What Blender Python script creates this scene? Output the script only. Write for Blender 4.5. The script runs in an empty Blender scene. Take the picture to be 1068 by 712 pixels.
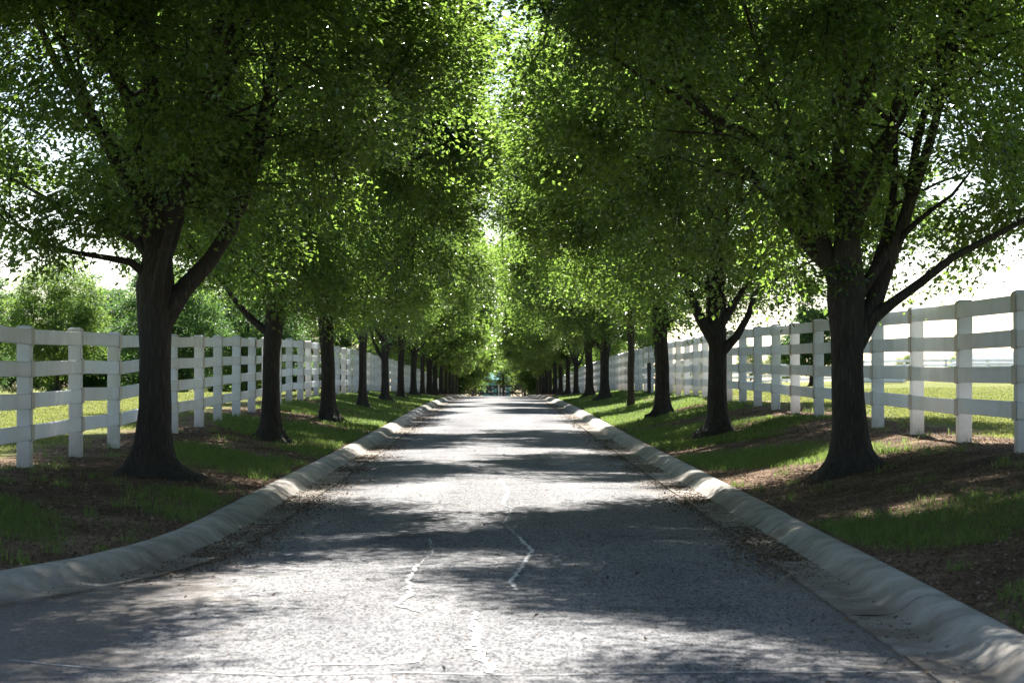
import bpy, math, random
import numpy as np
from mathutils import Vector, noise as mnoise

random.seed(7)
rng = np.random.default_rng(7)
scene = bpy.context.scene
COL = scene.collection
EYE = 1.2                      # camera height over the world origin; all terrain profiles are relative to the eye
PI = math.pi

# ------------------------------------------------------------------ helpers
def tag(o, label=None, cat=None, group=None, kind=None):
    if label: o['label'] = label
    if cat: o['category'] = cat
    if group: o['group'] = group
    if kind: o['kind'] = kind
    return o

def empty(name, loc=(0, 0, 0), rz=0.0):
    o = bpy.data.objects.new(name, None)
    o.empty_display_size = 0.2
    o.location = loc
    o.rotation_euler = (0, 0, rz)
    COL.objects.link(o)
    return o

def link(name, me, mats, parent=None):
    o = bpy.data.objects.new(name, me)
    for m in (mats if isinstance(mats, (list, tuple)) else [mats]):
        if m and m.name not in [x.name for x in me.materials if x]:
            me.materials.append(m)
    COL.objects.link(o)
    if parent is not None:
        o.parent = parent
    return o

def np_mesh(name, verts, faces, smooth=False, attr=None, pattr=None, mat_idx=None):
    """faces: (M,k) int array, all of one size."""
    verts = np.asarray(verts, np.float32)
    faces = np.asarray(faces, np.int32)
    me = bpy.data.meshes.new(name)
    n, (m, k) = len(verts), faces.shape
    me.vertices.add(n)
    me.vertices.foreach_set('co', verts.ravel())
    me.loops.add(m * k)
    me.loops.foreach_set('vertex_index', faces.ravel())
    me.polygons.add(m)
    me.polygons.foreach_set('loop_start', np.arange(0, m * k, k, dtype=np.int32))
    me.polygons.foreach_set('loop_total', np.full(m, k, np.int32))
    me.polygons.foreach_set('use_smooth', np.full(m, smooth, bool))
    if mat_idx is not None:
        me.polygons.foreach_set('material_index', np.asarray(mat_idx, np.int32))
    me.update(calc_edges=True)
    if attr is not None:
        a = me.attributes.new('tint', 'FLOAT', 'FACE')
        a.data.foreach_set('value', np.asarray(attr, np.float32))
    if pattr:
        for nm, vals in pattr.items():
            a = me.attributes.new(nm, 'FLOAT', 'POINT')
            a.data.foreach_set('value', np.asarray(vals, np.float32))
    return me

class MB:
    """Collects boxes, prisms and tubes into ONE mesh."""
    def __init__(s): s.v, s.f, s.m = [], [], []
    def box(s, c, d, mi=0, bev=0.0):
        x, y, z = c; a, b, h = d[0] / 2, d[1] / 2, d[2] / 2
        if bev <= 0:
            i = len(s.v)
            s.v += [(x + sx * a, y + sy * b, z + sz * h) for sz in (-1, 1) for sy in (-1, 1) for sx in (-1, 1)]
            for q in ((0, 2, 3, 1), (4, 5, 7, 6), (0, 1, 5, 4), (2, 6, 7, 3), (0, 4, 6, 2), (1, 3, 7, 5)):
                s.f.append([i + k for k in q]); s.m.append(mi)
            return s
        # box with chamfered edges in all directions: three rings of eight
        g = min(bev, a * .45, b * .45, h * .45)
        i = len(s.v)
        def ring(zz, ins):
            A, B = a - ins, b - ins
            cc = g
            pts = [(A - cc, -B), (A, -B + cc), (A, B - cc), (A - cc, B), (-A + cc, B), (-A, B - cc), (-A, -B + cc), (-A + cc, -B)]
            for (px, py) in pts: s.v.append((x + px, y + py, z + zz))
        ring(-h, g); ring(-h + g, 0); ring(h - g, 0); ring(h, g)
        for r in range(3):
            for k in range(8):
                k2 = (k + 1) % 8
                s.f.append([i + r * 8 + k, i + r * 8 + k2, i + r * 8 + 8 + k2, i + r * 8 + 8 + k]); s.m.append(mi)
        s.f.append([i + k for k in range(7, -1, -1)]); s.m.append(mi)
        s.f.append([i + 24 + k for k in range(8)]); s.m.append(mi)
        return s
    def bar(s, p, q, w, h, mi=0):
        p, q = Vector(p), Vector(q)
        d = (q - p).normalized()
        u = d.cross(Vector((0, 0, 1)))
        if u.length < 1e-4: u = Vector((1, 0, 0))
        u.normalize(); v = u.cross(d)
        i = len(s.v)
        for c in (p, q):
            for a, b in ((-1, -1), (1, -1), (1, 1), (-1, 1)):
                s.v.append(tuple(c + u * a * w / 2 + v * b * h / 2))
        for quad in ((0, 1, 2, 3), (7, 6, 5, 4), (0, 4, 5, 1), (1, 5, 6, 2), (2, 6, 7, 3), (3, 7, 4, 0)):
            s.f.append([i + k for k in quad]); s.m.append(mi)
        return s
    def poly(s, pts, faces, mi=0):
        i = len(s.v); s.v += [tuple(p) for p in pts]
        for f in faces: s.f.append([i + k for k in f]); s.m.append(mi)
        return s
    def mesh(s, name):
        me = bpy.data.meshes.new(name)
        me.from_pydata(s.v, [], s.f)
        me.polygons.foreach_set('material_index', np.array(s.m, np.int32))
        me.update()
        return me
    def build(s, name, mats, parent=None): return link(name, s.mesh(name), mats, parent)

# ------------------------------------------------------------------ materials
def nodes(name):
    m = bpy.data.materials.new(name); m.use_nodes = True
    nt = m.node_tree; nt.nodes.clear()
    out = nt.nodes.new('ShaderNodeOutputMaterial')
    return m, nt, out
def N(nt, t, **kw):
    n = nt.nodes.new(t)
    for k, v in kw.items():
        if k in n.inputs.keys(): n.inputs[k].default_value = v
        else: setattr(n, k, v)
    return n
def L(nt, a, b): nt.links.new(a, b)
def ramp(nt, fac, stops):
    r = nt.nodes.new('ShaderNodeValToRGB'); e = r.color_ramp.elements
    while len(e) < len(stops): e.new(0.5)
    for k, (p, c) in enumerate(stops):
        e[k].position = p; e[k].color = (*c, 1)
    L(nt, fac, r.inputs[0]); return r
def tex(nt, kind, scale, coord, detail=4, rough=.55, **kw):
    n = nt.nodes.new(kind); n.inputs['Scale'].default_value = scale
    if 'Detail' in n.inputs.keys(): n.inputs['Detail'].default_value = detail
    if 'Roughness' in n.inputs.keys(): n.inputs['Roughness'].default_value = rough
    for k, v in kw.items(): setattr(n, k, v)
    L(nt, coord, n.inputs['Vector']); return n
def mixc(nt, fac, a, b, blend='MIX'):
    m = nt.nodes.new('ShaderNodeMix'); m.data_type = 'RGBA'; m.blend_type = blend
    for s, v in ((m.inputs[0], fac), (m.inputs[6], a), (m.inputs[7], b)):
        if hasattr(v, 'links') or isinstance(v, bpy.types.NodeSocket): L(nt, v, s)
        elif isinstance(v, (int, float)): s.default_value = v
        else: s.default_value = (*v, 1)
    return m.outputs[2]
def math_(nt, op, a, b=None, c=None):
    m = nt.nodes.new('ShaderNodeMath'); m.operation = op
    for i, v in enumerate((a, b, c)):
        if v is None: continue
        if isinstance(v, (int, float)): m.inputs[i].default_value = v
        else: L(nt, v, m.inputs[i])
    return m.outputs[0]
def bump(nt, h, strength, dist):
    b = nt.nodes.new('ShaderNodeBump'); b.inputs['Strength'].default_value = strength; b.inputs['Distance'].default_value = dist
    L(nt, h, b.inputs['Height']); return b.outputs[0]

def leaf_material(name, dark, mid, lite, trans, tfac=.42, spec=.6, rough=.3):
    m, nt, out = nodes(name)
    a = N(nt, 'ShaderNodeAttribute', attribute_name='tint')
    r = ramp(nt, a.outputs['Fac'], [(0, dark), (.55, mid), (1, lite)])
    p = N(nt, 'ShaderNodeBsdfPrincipled', Roughness=rough)
    p.inputs['Specular IOR Level'].default_value = spec
    L(nt, r.outputs[0], p.inputs['Base Color'])
    t = N(nt, 'ShaderNodeBsdfTranslucent')
    r2 = ramp(nt, a.outputs['Fac'], [(0, tuple(x * .6 for x in trans)), (1, trans)])
    L(nt, r2.outputs[0], t.inputs['Color'])
    mx = N(nt, 'ShaderNodeMixShader'); mx.inputs[0].default_value = tfac
    L(nt, p.outputs[0], mx.inputs[1]); L(nt, t.outputs[0], mx.inputs[2]); L(nt, mx.outputs[0], out.inputs[0])
    return m
M_LEAF = leaf_material('oak_leaf', (.009, .028, .014), (.020, .052, .019), (.050, .10, .027), (.33, .52, .075), .44)
M_LEAF_PALE = leaf_material('pale_leaf', (.045, .08, .022), (.07, .11, .03), (.105, .15, .04), (.27, .42, .07), .42, .25, .5)
M_LEAF_BLUE = leaf_material('woodland_leaf', (.022, .05, .02), (.036, .072, .027), (.055, .095, .037), (.15, .29, .06), .38, .25, .5)
M_GRASS = leaf_material('grass_blade', (.05, .08, .023), (.082, .12, .034), (.145, .165, .06), (.24, .35, .07), .45, .12, .6)
M_FIELDGRASS = leaf_material('field_blade', (.11, .125, .035), (.15, .165, .055), (.21, .20, .09), (.32, .35, .09), .38, .08, .7)
M_LITTER = leaf_material('dead_leaf', (.06, .04, .026), (.17, .12, .08), (.38, .29, .21), (.12, .07, .03), .15, .1, .7)

def bark_material():
    m, nt, out = nodes('bark')
    tc = N(nt, 'ShaderNodeTexCoord')
    mp = N(nt, 'ShaderNodeMapping'); mp.inputs['Scale'].default_value = (1, 1, .16)
    L(nt, tc.outputs['Object'], mp.inputs['Vector'])
    v = tex(nt, 'ShaderNodeTexVoronoi', 34, mp.outputs[0], feature='DISTANCE_TO_EDGE')
    n1 = tex(nt, 'ShaderNodeTexNoise', 30, mp.outputs[0], 6, .65)
    n2 = tex(nt, 'ShaderNodeTexNoise', 2.5, tc.outputs['Object'], 3)
    hgt = math_(nt, 'ADD', math_(nt, 'MULTIPLY', math_(nt, 'MINIMUM', v.outputs[0], .25), 2.0), math_(nt, 'MULTIPLY', n1.outputs[0], .8))
    c = ramp(nt, hgt, [(.25, (.014, .011, .009)), (.6, (.05, .039, .031)), (1, (.16, .13, .108))])
    c2 = mixc(nt, math_(nt, 'MULTIPLY', n2.outputs[0], .55), c.outputs[0], (.06, .06, .045))
    p = N(nt, 'ShaderNodeBsdfPrincipled', Roughness=.9)
    p.inputs['Specular IOR Level'].default_value = .2
    L(nt, c2, p.inputs['Base Color'])
    L(nt, bump(nt, hgt, 1.0, .045), p.inputs['Normal'])
    L(nt, p.outputs[0], out.inputs[0]); return m
M_BARK = bark_material()

def vinyl_material(name, col, dirt, tr=.35):
    m, nt, out = nodes(name)
    g = N(nt, 'ShaderNodeNewGeometry')
    n = tex(nt, 'ShaderNodeTexNoise', 2.2, g.outputs['Position'], 5, .65)
    n2 = tex(nt, 'ShaderNodeTexNoise', 14, g.outputs['Position'], 3)
    oi = N(nt, 'ShaderNodeObjectInfo')
    f = math_(nt, 'ADD', n.outputs[0], math_(nt, 'MULTIPLY', math_(nt, 'SUBTRACT', oi.outputs['Random'], .5), .28))
    r = ramp(nt, f, [(.30, dirt), (.62, col)])
    c = mixc(nt, math_(nt, 'MULTIPLY', n2.outputs[0], .18), r.outputs[0], dirt)
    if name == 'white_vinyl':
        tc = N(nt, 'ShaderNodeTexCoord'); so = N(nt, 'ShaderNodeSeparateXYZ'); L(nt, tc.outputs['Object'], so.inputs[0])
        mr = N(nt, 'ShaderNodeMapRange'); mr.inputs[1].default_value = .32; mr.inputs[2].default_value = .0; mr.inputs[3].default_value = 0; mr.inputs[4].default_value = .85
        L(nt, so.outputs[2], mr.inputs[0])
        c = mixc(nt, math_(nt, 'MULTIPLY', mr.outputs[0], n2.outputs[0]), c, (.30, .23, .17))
    p = N(nt, 'ShaderNodeBsdfPrincipled', Roughness=.38)
    L(nt, c, p.inputs['Base Color'])
    t = N(nt, 'ShaderNodeBsdfTranslucent'); L(nt, c, t.inputs['Color'])
    mx = N(nt, 'ShaderNodeMixShader'); mx.inputs[0].default_value = tr
    L(nt, p.outputs[0], mx.inputs[1]); L(nt, t.outputs[0], mx.inputs[2]); L(nt, mx.outputs[0], out.inputs[0])
    return m
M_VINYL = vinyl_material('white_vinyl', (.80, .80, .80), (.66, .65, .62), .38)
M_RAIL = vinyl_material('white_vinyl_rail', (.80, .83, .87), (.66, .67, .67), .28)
M_BRACKET = vinyl_material('aged_vinyl', (.52, .48, .43), (.40, .36, .31), .1)

def asphalt_material():
    m, nt, out = nodes('asphalt')
    g = N(nt, 'ShaderNodeNewGeometry'); P = g.outputs['Position']
    P0 = P
    mp = N(nt, 'ShaderNodeMapping'); mp.inputs['Scale'].default_value = (1, .34, 1); L(nt, P, mp.inputs['Vector']); P = mp.outputs[0]
    v = tex(nt, 'ShaderNodeTexVoronoi', 92, P)
    v2 = tex(nt, 'ShaderNodeTexVoronoi', 170, P)
    big = tex(nt, 'ShaderNodeTexNoise', .55, P0, 4, .55)
    med = tex(nt, 'ShaderNodeTexNoise', 4, P0, 2, .5)
    sep = N(nt, 'ShaderNodeSeparateColor'); L(nt, v.outputs['Color'], sep.inputs[0])
    sep2 = N(nt, 'ShaderNodeSeparateColor'); L(nt, v2.outputs['Color'], sep2.inputs[0])
    stone = ramp(nt, sep.outputs[0], [(0, (.006, .006, .007)), (.4, (.022, .022, .023)), (.72, (.06, .06, .059)), (.9, (.16, .155, .148)), (1, (.40, .385, .36))])
    fine = ramp(nt, sep2.outputs[0], [(0, (.009, .009, .010)), (.6, (.043, .043, .043)), (1, (.18, .177, .17))])
    c = mixc(nt, .4, stone.outputs[0], fine.outputs[0])
    c = mixc(nt, 1, c, (.80, .80, .82), 'MULTIPLY')
    gap = ramp(nt, v.outputs['Distance'], [(.45, (1, 1, 1)), (.8, (.45, .45, .46))])
    c = mixc(nt, .7, c, gap.outputs[0], 'MULTIPLY')
    tone = ramp(nt, big.outputs[0], [(.3, (.86, .88, .92)), (.7, (1.14, 1.13, 1.12))])
    c = mixc(nt, 1, c, tone.outputs[0], 'MULTIPLY')
    tone2 = ramp(nt, med.outputs[0], [(.3, (.93, .93, .94)), (.7, (1.06, 1.06, 1.05))])
    c = mixc(nt, 1, c, tone2.outputs[0], 'MULTIPLY')
    mpw = N(nt, 'ShaderNodeMapping'); mpw.inputs['Scale'].default_value = (1, .07, 1); L(nt, P0, mpw.inputs['Vector'])
    wear = tex(nt, 'ShaderNodeTexNoise', 1.5, mpw.outputs[0], 3, .5)
    c = mixc(nt, 1, c, ramp(nt, wear.outputs[0], [(.32, (.80, .80, .81)), (.68, (1.2, 1.2, 1.19))]).outputs[0], 'MULTIPLY')
    stain = tex(nt, 'ShaderNodeTexNoise', 1.1, P0, 3, .6)
    c = mixc(nt, 1, c, ramp(nt, stain.outputs[0], [(.30, (.62, .61, .60)), (.40, (1, 1, 1))]).outputs[0], 'MULTIPLY')
    # dusty, dirt-washed edges along the gutters
    sx = N(nt, 'ShaderNodeSeparateXYZ'); L(nt, P0, sx.inputs[0])
    ax = math_(nt, 'ABSOLUTE', sx.outputs[0])
    e = math_(nt, 'ADD', ax, math_(nt, 'MULTIPLY', math_(nt, 'SUBTRACT', med.outputs[0], .5), 1.5))
    ef = N(nt, 'ShaderNodeMapRange'); ef.inputs[1].default_value = 1.25; ef.inputs[2].default_value = 1.8; ef.inputs[3].default_value = 0; ef.inputs[4].default_value = .6
    L(nt, e, ef.inputs[0])
    c = mixc(nt, ef.outputs[0], c, (.13, .108, .085))
    p = N(nt, 'ShaderNodeBsdfPrincipled', Roughness=.85)
    p.inputs['Specular IOR Level'].default_value = .08
    L(nt, c, p.inputs['Base Color'])
    h = math_(nt, 'SUBTRACT', 1.0, v.outputs['Distance'])
    L(nt, bump(nt, math_(nt, 'ADD', h, math_(nt, 'MULTIPLY', sep.outputs[1], .6)), .14, .004), p.inputs['Normal'])
    L(nt, p.outputs[0], out.inputs[0]); return m
M_ASPHALT = asphalt_material()

def concrete_material():
    m, nt, out = nodes('kerb_concrete')
    g = N(nt, 'ShaderNodeNewGeometry'); P = g.outputs['Position']
    n = tex(nt, 'ShaderNodeTexNoise', 3, P, 6, .65)
    f = tex(nt, 'ShaderNodeTexNoise', 90, P, 3, .6)
    c = ramp(nt, n.outputs[0], [(.3, (.16, .143, .118)), (.5, (.28, .26, .225)), (.72, (.39, .365, .325))])
    c2 = mixc(nt, .35, c.outputs[0], ramp(nt, f.outputs[0], [(.35, (.45, .43, .4)), (.65, (1.2, 1.2, 1.18))]).outputs[0], 'MULTIPLY')
    a = N(nt, 'ShaderNodeAttribute', attribute_name='gutter')
    w = math_(nt, 'MULTIPLY', a.outputs['Fac'], ramp(nt, n.outputs[0], [(.35, (1, 1, 1)), (.75, (.25, .25, .25))]).outputs[0])
    c3 = mixc(nt, w, c2, (.115, .092, .07))
    p = N(nt, 'ShaderNodeBsdfPrincipled', Roughness=.9); p.inputs['Specular IOR Level'].default_value = .12; L(nt, c3, p.inputs['Base Color'])
    L(nt, bump(nt, f.outputs[0], .25, .003), p.inputs['Normal'])
    L(nt, p.outputs[0], out.inputs[0]); return m
M_KERB = concrete_material()

def ground_material():
    m, nt, out = nodes('soil_and_turf')
    g = N(nt, 'ShaderNodeNewGeometry'); P = g.outputs['Position']
    a = N(nt, 'ShaderNodeAttribute', attribute_name='field')
    n1 = tex(nt, 'ShaderNodeTexNoise', 1.4, P, 6, .65)
    n2 = tex(nt, 'ShaderNodeTexNoise', 24, P, 4, .7)
    n3 = tex(nt, 'ShaderNodeTexNoise', .12, P, 5, .6)
    v = tex(nt, 'ShaderNodeTexVoronoi', 38, P)
    soil = ramp(nt, n1.outputs[0], [(.28, (.045, .032, .024)), (.5, (.095, .066, .046)), (.72, (.19, .135, .095))])
    spk = N(nt, 'ShaderNodeSeparateColor'); L(nt, v.outputs['Color'], spk.inputs[0])
    soil2 = mixc(nt, .6, soil.outputs[0], ramp(nt, spk.outputs[0], [(0, (.35, .33, .3)), (.7, (1, 1, 1)), (1, (2.0, 1.9, 1.7))]).outputs[0], 'MULTIPLY')
    turf = ramp(nt, n2.outputs[0], [(.3, (.095, .108, .03)), (.6, (.15, .16, .055)), (.8, (.20, .19, .085))])
    turf2 = mixc(nt, .8, turf.outputs[0], ramp(nt, n3.outputs[0], [(.35, (.8, .9, .75)), (.65, (1.2, 1.1, 1.15))]).outputs[0], 'MULTIPLY')
    c = mixc(nt, a.outputs['Fac'], soil2, turf2)
    p = N(nt, 'ShaderNodeBsdfPrincipled', Roughness=.95); p.inputs['Specular IOR Level'].default_value = .03
    L(nt, c, p.inputs['Base Color'])
    L(nt, bump(nt, math_(nt, 'ADD', n2.outputs[0], math_(nt, 'MULTIPLY', spk.outputs[1], .5)), .8, .03), p.inputs['Normal'])
    L(nt, p.outputs[0], out.inputs[0]); return m
M_GROUND = ground_material()

def plain(name, col, rough=.7, var=.2, scale=6.0, metal=0, spec=.4):
    m, nt, out = nodes(name)
    tc = N(nt, 'ShaderNodeTexCoord')
    n = tex(nt, 'ShaderNodeTexNoise', scale, tc.outputs['Object'], 5, .6)
    r = ramp(nt, n.outputs[0], [(.3, tuple(x * (1 - var) for x in col)), (.7, tuple(min(1, x * (1 + var)) for x in col))])
    p = N(nt, 'ShaderNodeBsdfPrincipled', Roughness=rough, Metallic=metal); p.inputs['Specular IOR Level'].default_value = spec
    L(nt, r.outputs[0], p.inputs['Base Color']); L(nt, p.outputs[0], out.inputs[0]); return m
M_SEAL = plain('crack_filler', (.40, .39, .37), .8, .25, 20)
M_CRACK = plain('open_crack', (.03, .028, .025), .9, .3, 20)
M_DARKWOOD = plain('dark_gate_timber', (.035, .033, .032), .8, .3)
M_TEAL = plain('turquoise_boards', (.16, .40, .43), .8, .12, spec=.1)
M_ROOF = plain('pale_metal_roof', (.17, .18, .20), .9, .08, spec=.05)
M_SIDING = plain('cream_siding', (.66, .65, .61), .7, .06)
M_GLASS = plain('dark_window_glass', (.04, .05, .06), .1, .1)
M_TRIM = plain('white_trim', (.78, .78, .76), .5, .05)
M_RUST = plain('rusty_stake', (.05, .04, .032), .85, .3)

# ------------------------------------------------------------------ terrain profiles (z relative to the eye)
def prof(ds, zs):
    ds, zs = np.array(ds, float), np.array(zs, float)
    dd = np.linspace(ds[0], ds[-1], 3000); zz = np.interp(dd, ds, zs)
    w = 60; k = np.ones(w) / w
    pad = np.concatenate([np.full(w, zz[0]), zz, np.full(w, zz[-1])])
    zz = np.convolve(pad, k, 'same')[w:-w]
    return lambda d: np.interp(d, dd, zz)
Z_ROAD = prof([-40, 0, 5, 8.6, 12, 17.6, 26.6, 38.7, 52, 67, 85, 110, 135, 156, 180, 215, 300, 500, 900],
              [-1.35, -1.20, -1.15, -1.12, -1.095, -1.05, -1.0, -.93, -.80, -.69, -.63, -.66, -.74, -.88, -1.18, -1.7, -2.6, -4, -6])
Z_FL = prof([-40, 0, 10, 21.35, 26, 33.5, 36, 38.3, 40.7, 45.5, 48, 52.8, 63.5, 82, 102, 120, 168, 215, 300, 500, 900],
            [-1.0, -.92, -.86, -.777, -.753, -.64, -.58, -.53, -.47, -.42, -.38, -.335, -.29, -.30, -.38, -.47, -1.0, -1.65, -2.6, -4, -6])
Z_FR = prof([-40, 0, 10, 21.4, 23.8, 26.2, 31.1, 33.5, 38.3, 43, 50.4, 60, 80, 102, 120, 168, 215, 300, 500, 900],
            [-.9, -.75, -.62, -.546, -.545, -.52, -.44, -.415, -.367, -.34, -.305, -.27, -.26, -.36, -.46, -1.0, -1.65, -2.6, -4, -6])
Z_FIELD_L = prof([-40, 0, 30, 60, 100, 200, 400, 900], [-1.1, -1.0, -.75, -.5, -.42, -.9, -1.2, -1.5])
Z_FIELD_R = prof([-40, 0, 30, 60, 100, 137, 200, 400, 900], [-.8, -.7, -.45, -.25, -.05, .12, .2, -.3, -1.0])
KB_L_D = np.array([-30, 8.0, 9, 10, 11, 12, 13, 14, 15.2, 16.5, 20, 900]); KB_L_X = np.array([9, 7.5, 5.2, 3.9, 3.15, 2.66, 2.36, 2.2, 2.12, 2.1, 2.1, 2.1])
def kerb_l(d): return np.interp(d, KB_L_D, KB_L_X)
KB_R = 2.12
FX_L, FX_R = 4.35, 4.33
def sm(t): t = np.clip(t, 0, 1); return t * t * (3 - 2 * t)
_nk = [(rng.uniform(.15, 3.2), rng.uniform(.15, 2.6), rng.uniform(0, 6.28), rng.uniform(.3, 1)) for _ in range(14)]
def wob(x, y):
    s = 0
    for (a, b, p, w) in _nk: s = s + w * np.sin(a * x + b * y + p)
    return s / 7.0
def terrain(x, y):
    """World z of the ground sheet, vectorised."""
    x = np.asarray(x, float); y = np.asarray(y, float)
    left = x < 0
    ax = np.abs(x)
    kb = np.where(left, kerb_l(y), KB_R)
    fz = np.where(left, Z_FL(y), Z_FR(y)); fld = np.where(left, Z_FIELD_L(y), Z_FIELD_R(y))
    kz = Z_ROAD(y) + .098
    fx = np.where(left, FX_L, FX_R)
    t = (ax - kb) / np.maximum(fx - kb, .3)
    z = kz + (fz - kz) * (0.45 * np.clip(t, 0, 1) + .55 * sm(t))
    z = z + wob(x, y) * .022 * np.clip((ax - kb) / .5, 0, 1)
    out = ax > fx
    to = (ax - fx) / 22.0
    z = np.where(out, fz + (fld - fz) * sm(to) + wob(x * .6, y * .6) * .03 * np.clip((ax - fx), 0, 1), z)
    near_tree = 0
    inside = np.clip((kb - .02 - ax) / .12, 0, 1)
    z = z * (1 - inside) + (Z_ROAD(y) - .16) * inside
    return z + EYE
def gz(x, y): return float(terrain(np.array([x]), np.array([y]))[0])

def build_ground():
    xs = np.concatenate([[-900, -600, -400, -280, -200, -140, -100, -75, -58, -45, -36, -29, -23, -18.5, -15, -12.5, -10.5, -9], np.arange(-8, -2.8, .12),
                         np.arange(-2.8, -1.9, .06), [-1.6, -.8, 0, .8, 1.6], np.arange(1.9, 2.8, .06), np.arange(2.8, 8, .12),
                         [8, 9, 10.5, 12.5, 15, 18.5, 23, 29, 36, 45, 58, 75, 100, 140, 200, 280, 400, 600, 900]])
    ys = np.concatenate([np.arange(-40, 6, 2.0), np.arange(6, 40, .2), np.arange(40, 80, .45), np.arange(80, 170, 1.2), np.arange(170, 300, 4), np.arange(300, 500, 15), [520, 600, 700, 900]])
    X, Y = np.meshgrid(xs, ys)
    Zt = terrain(X.ravel(), Y.ravel())
    V = np.stack([X.ravel(), Y.ravel(), Zt], 1)
    nx, ny = len(xs), len(ys)
    i = (np.arange(ny - 1)[:, None] * nx + np.arange(nx - 1)[None, :]).ravel()
    F = np.stack([i, i + 1, i + nx + 1, i + nx], 1)
    ax = np.abs(X.ravel()) + wob(X.ravel() * .9, Y.ravel() * .9) * .35
    field = np.clip((ax - 4.9) / .5, 0, 1)
    me = np_mesh('ground', V, F, True, pattr={'field': field})
    o = link('ground', me, M_GROUND); tag(o, kind='structure')
build_ground()

def sweep(name, ys, xfun, offs, zfun, mat, smooth=True, pattr=None):
    """Strip whose cross-section offs = [(du, dz)] is carried along (xfun(y), y)."""
    V, A = [], []
    k = len(offs)
    for y in ys:
        e = .05
        x0 = xfun(y); tx = (xfun(y + e) - xfun(y - e)) / (2 * e)
        nl = math.hypot(1, tx); nx_, ny_ = 1 / nl, -tx / nl
        for (du, dz) in offs:
            px, py = x0 + nx_ * du, y + ny_ * du
            V.append((px, py, float(zfun(y)) + dz + EYE))
    i = (np.arange(len(ys) - 1)[:, None] * k + np.arange(k - 1)[None, :]).ravel()
    F = np.stack([i, i + 1, i + k + 1, i + k], 1)
    return np.array(V), F

# road sheet, slightly crowned
ys = np.concatenate([np.arange(-30, 8, 1.0), np.arange(8, 16, .25), np.arange(16, 80, .6), np.arange(80, 230, 2.0)])
V, F = [], []
us = np.linspace(-1, 1, 15)
for y in ys:
    xl, xr = -(float(kerb_l(y)) - .43), KB_R - .43
    for u in us:
        x = (xl + xr) / 2 + u * (xr - xl) / 2
        zz = float(Z_ROAD(y)) + .018 * (1 - u * u) + .008 * float(wob(x * 1.1, y * .7))
        V.append((x, y, zz + EYE))
k = len(us)
i = (np.arange(len(ys) - 1)[:, None] * k + np.arange(k - 1)[None, :]).ravel()
F = np.stack([i, i + 1, i + k + 1, i + k], 1)
road = link('road', np_mesh('road', np.array(V), F, True), M_ASPHALT); tag(road, kind='structure')
def road_z(x, y):
    xl, xr = -(float(kerb_l(y)) - .43), KB_R - .43
    u = (x - (xl + xr) / 2) / ((xr - xl) / 2)
    return float(Z_ROAD(y)) + .018 * (1 - u * u) + .008 * float(wob(x * 1.1, y * .7)) + EYE

# rolled concrete kerbs with gutter, cast in 3 m bays with open joints
PROFILE = [(-.02, -.12), (-.02, .006), (.06, .002), (.14, .004), (.20, .014), (.245, .042), (.285, .074), (.32, .094), (.36, .103), (.41, .106), (.445, .102), (.46, .085), (.46, -.2)]
GUTTER = [1, 1, 1, .9, .7, .45, .2, .06, 0, 0, .05, .3, .3]
def kerb(side):
    Vs, Fs, G = [], [], []
    base = 0
    starts = np.arange(2.2, 200, 3.0) if side < 0 else np.arange(-1.1, 200, 3.0)
    for si, y0 in enumerate(starts):
        n = 13 if y0 < 60 else 5
        yy = np.linspace(y0 + .010, y0 + 3.0 - .010, n)
        dz = .007 + rng.normal(0, .0015)
        if side < 0:
            v, f = sweep('k', yy, lambda y: float(kerb_l(y)) - .44, PROFILE, lambda y: Z_ROAD(y) + dz, None)
            v[:, 0] *= -1; f = f[:, ::-1]
        else:
            v, f = sweep('k', yy, lambda y: KB_R - .44, PROFILE, lambda y: Z_ROAD(y) + dz, None)
        g = np.tile(GUTTER, n)
        kk = len(PROFILE)
        for e in (0, (n - 1) * kk):       # close the ends of the bay
            c = len(v); mid = v[e:e + kk].mean(0)
            v = np.vstack([v, mid + np.array([0, 0, -.02])]); g = np.append(g, .6)
            cap = np.array([[e + q, e + q + 1, c, c] for q in range(kk - 1)])
            f = np.vstack([f, cap])
        Vs.append(v); Fs.append(f + base); G.append(g); base += len(v)
    V_, F_, g_ = np.vstack(Vs), np.vstack(Fs), np.concatenate(G)
    me = bpy.data.meshes.new('kerb')
    me.from_pydata(V_.tolist(), [], [list(dict.fromkeys(q)) for q in F_.tolist()])
    me.polygons.foreach_set('use_smooth', np.ones(len(me.polygons), bool))
    a = me.attributes.new('gutter', 'FLOAT', 'POINT'); a.data.foreach_set('value', g_.astype(np.float32))
    try: me.set_sharp_from_angle(angle=math.radians(50))
    except Exception: pass
    o = link('kerb', me, M_KERB); tag(o, kind='structure')
kerb(-1); kerb(1)

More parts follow.
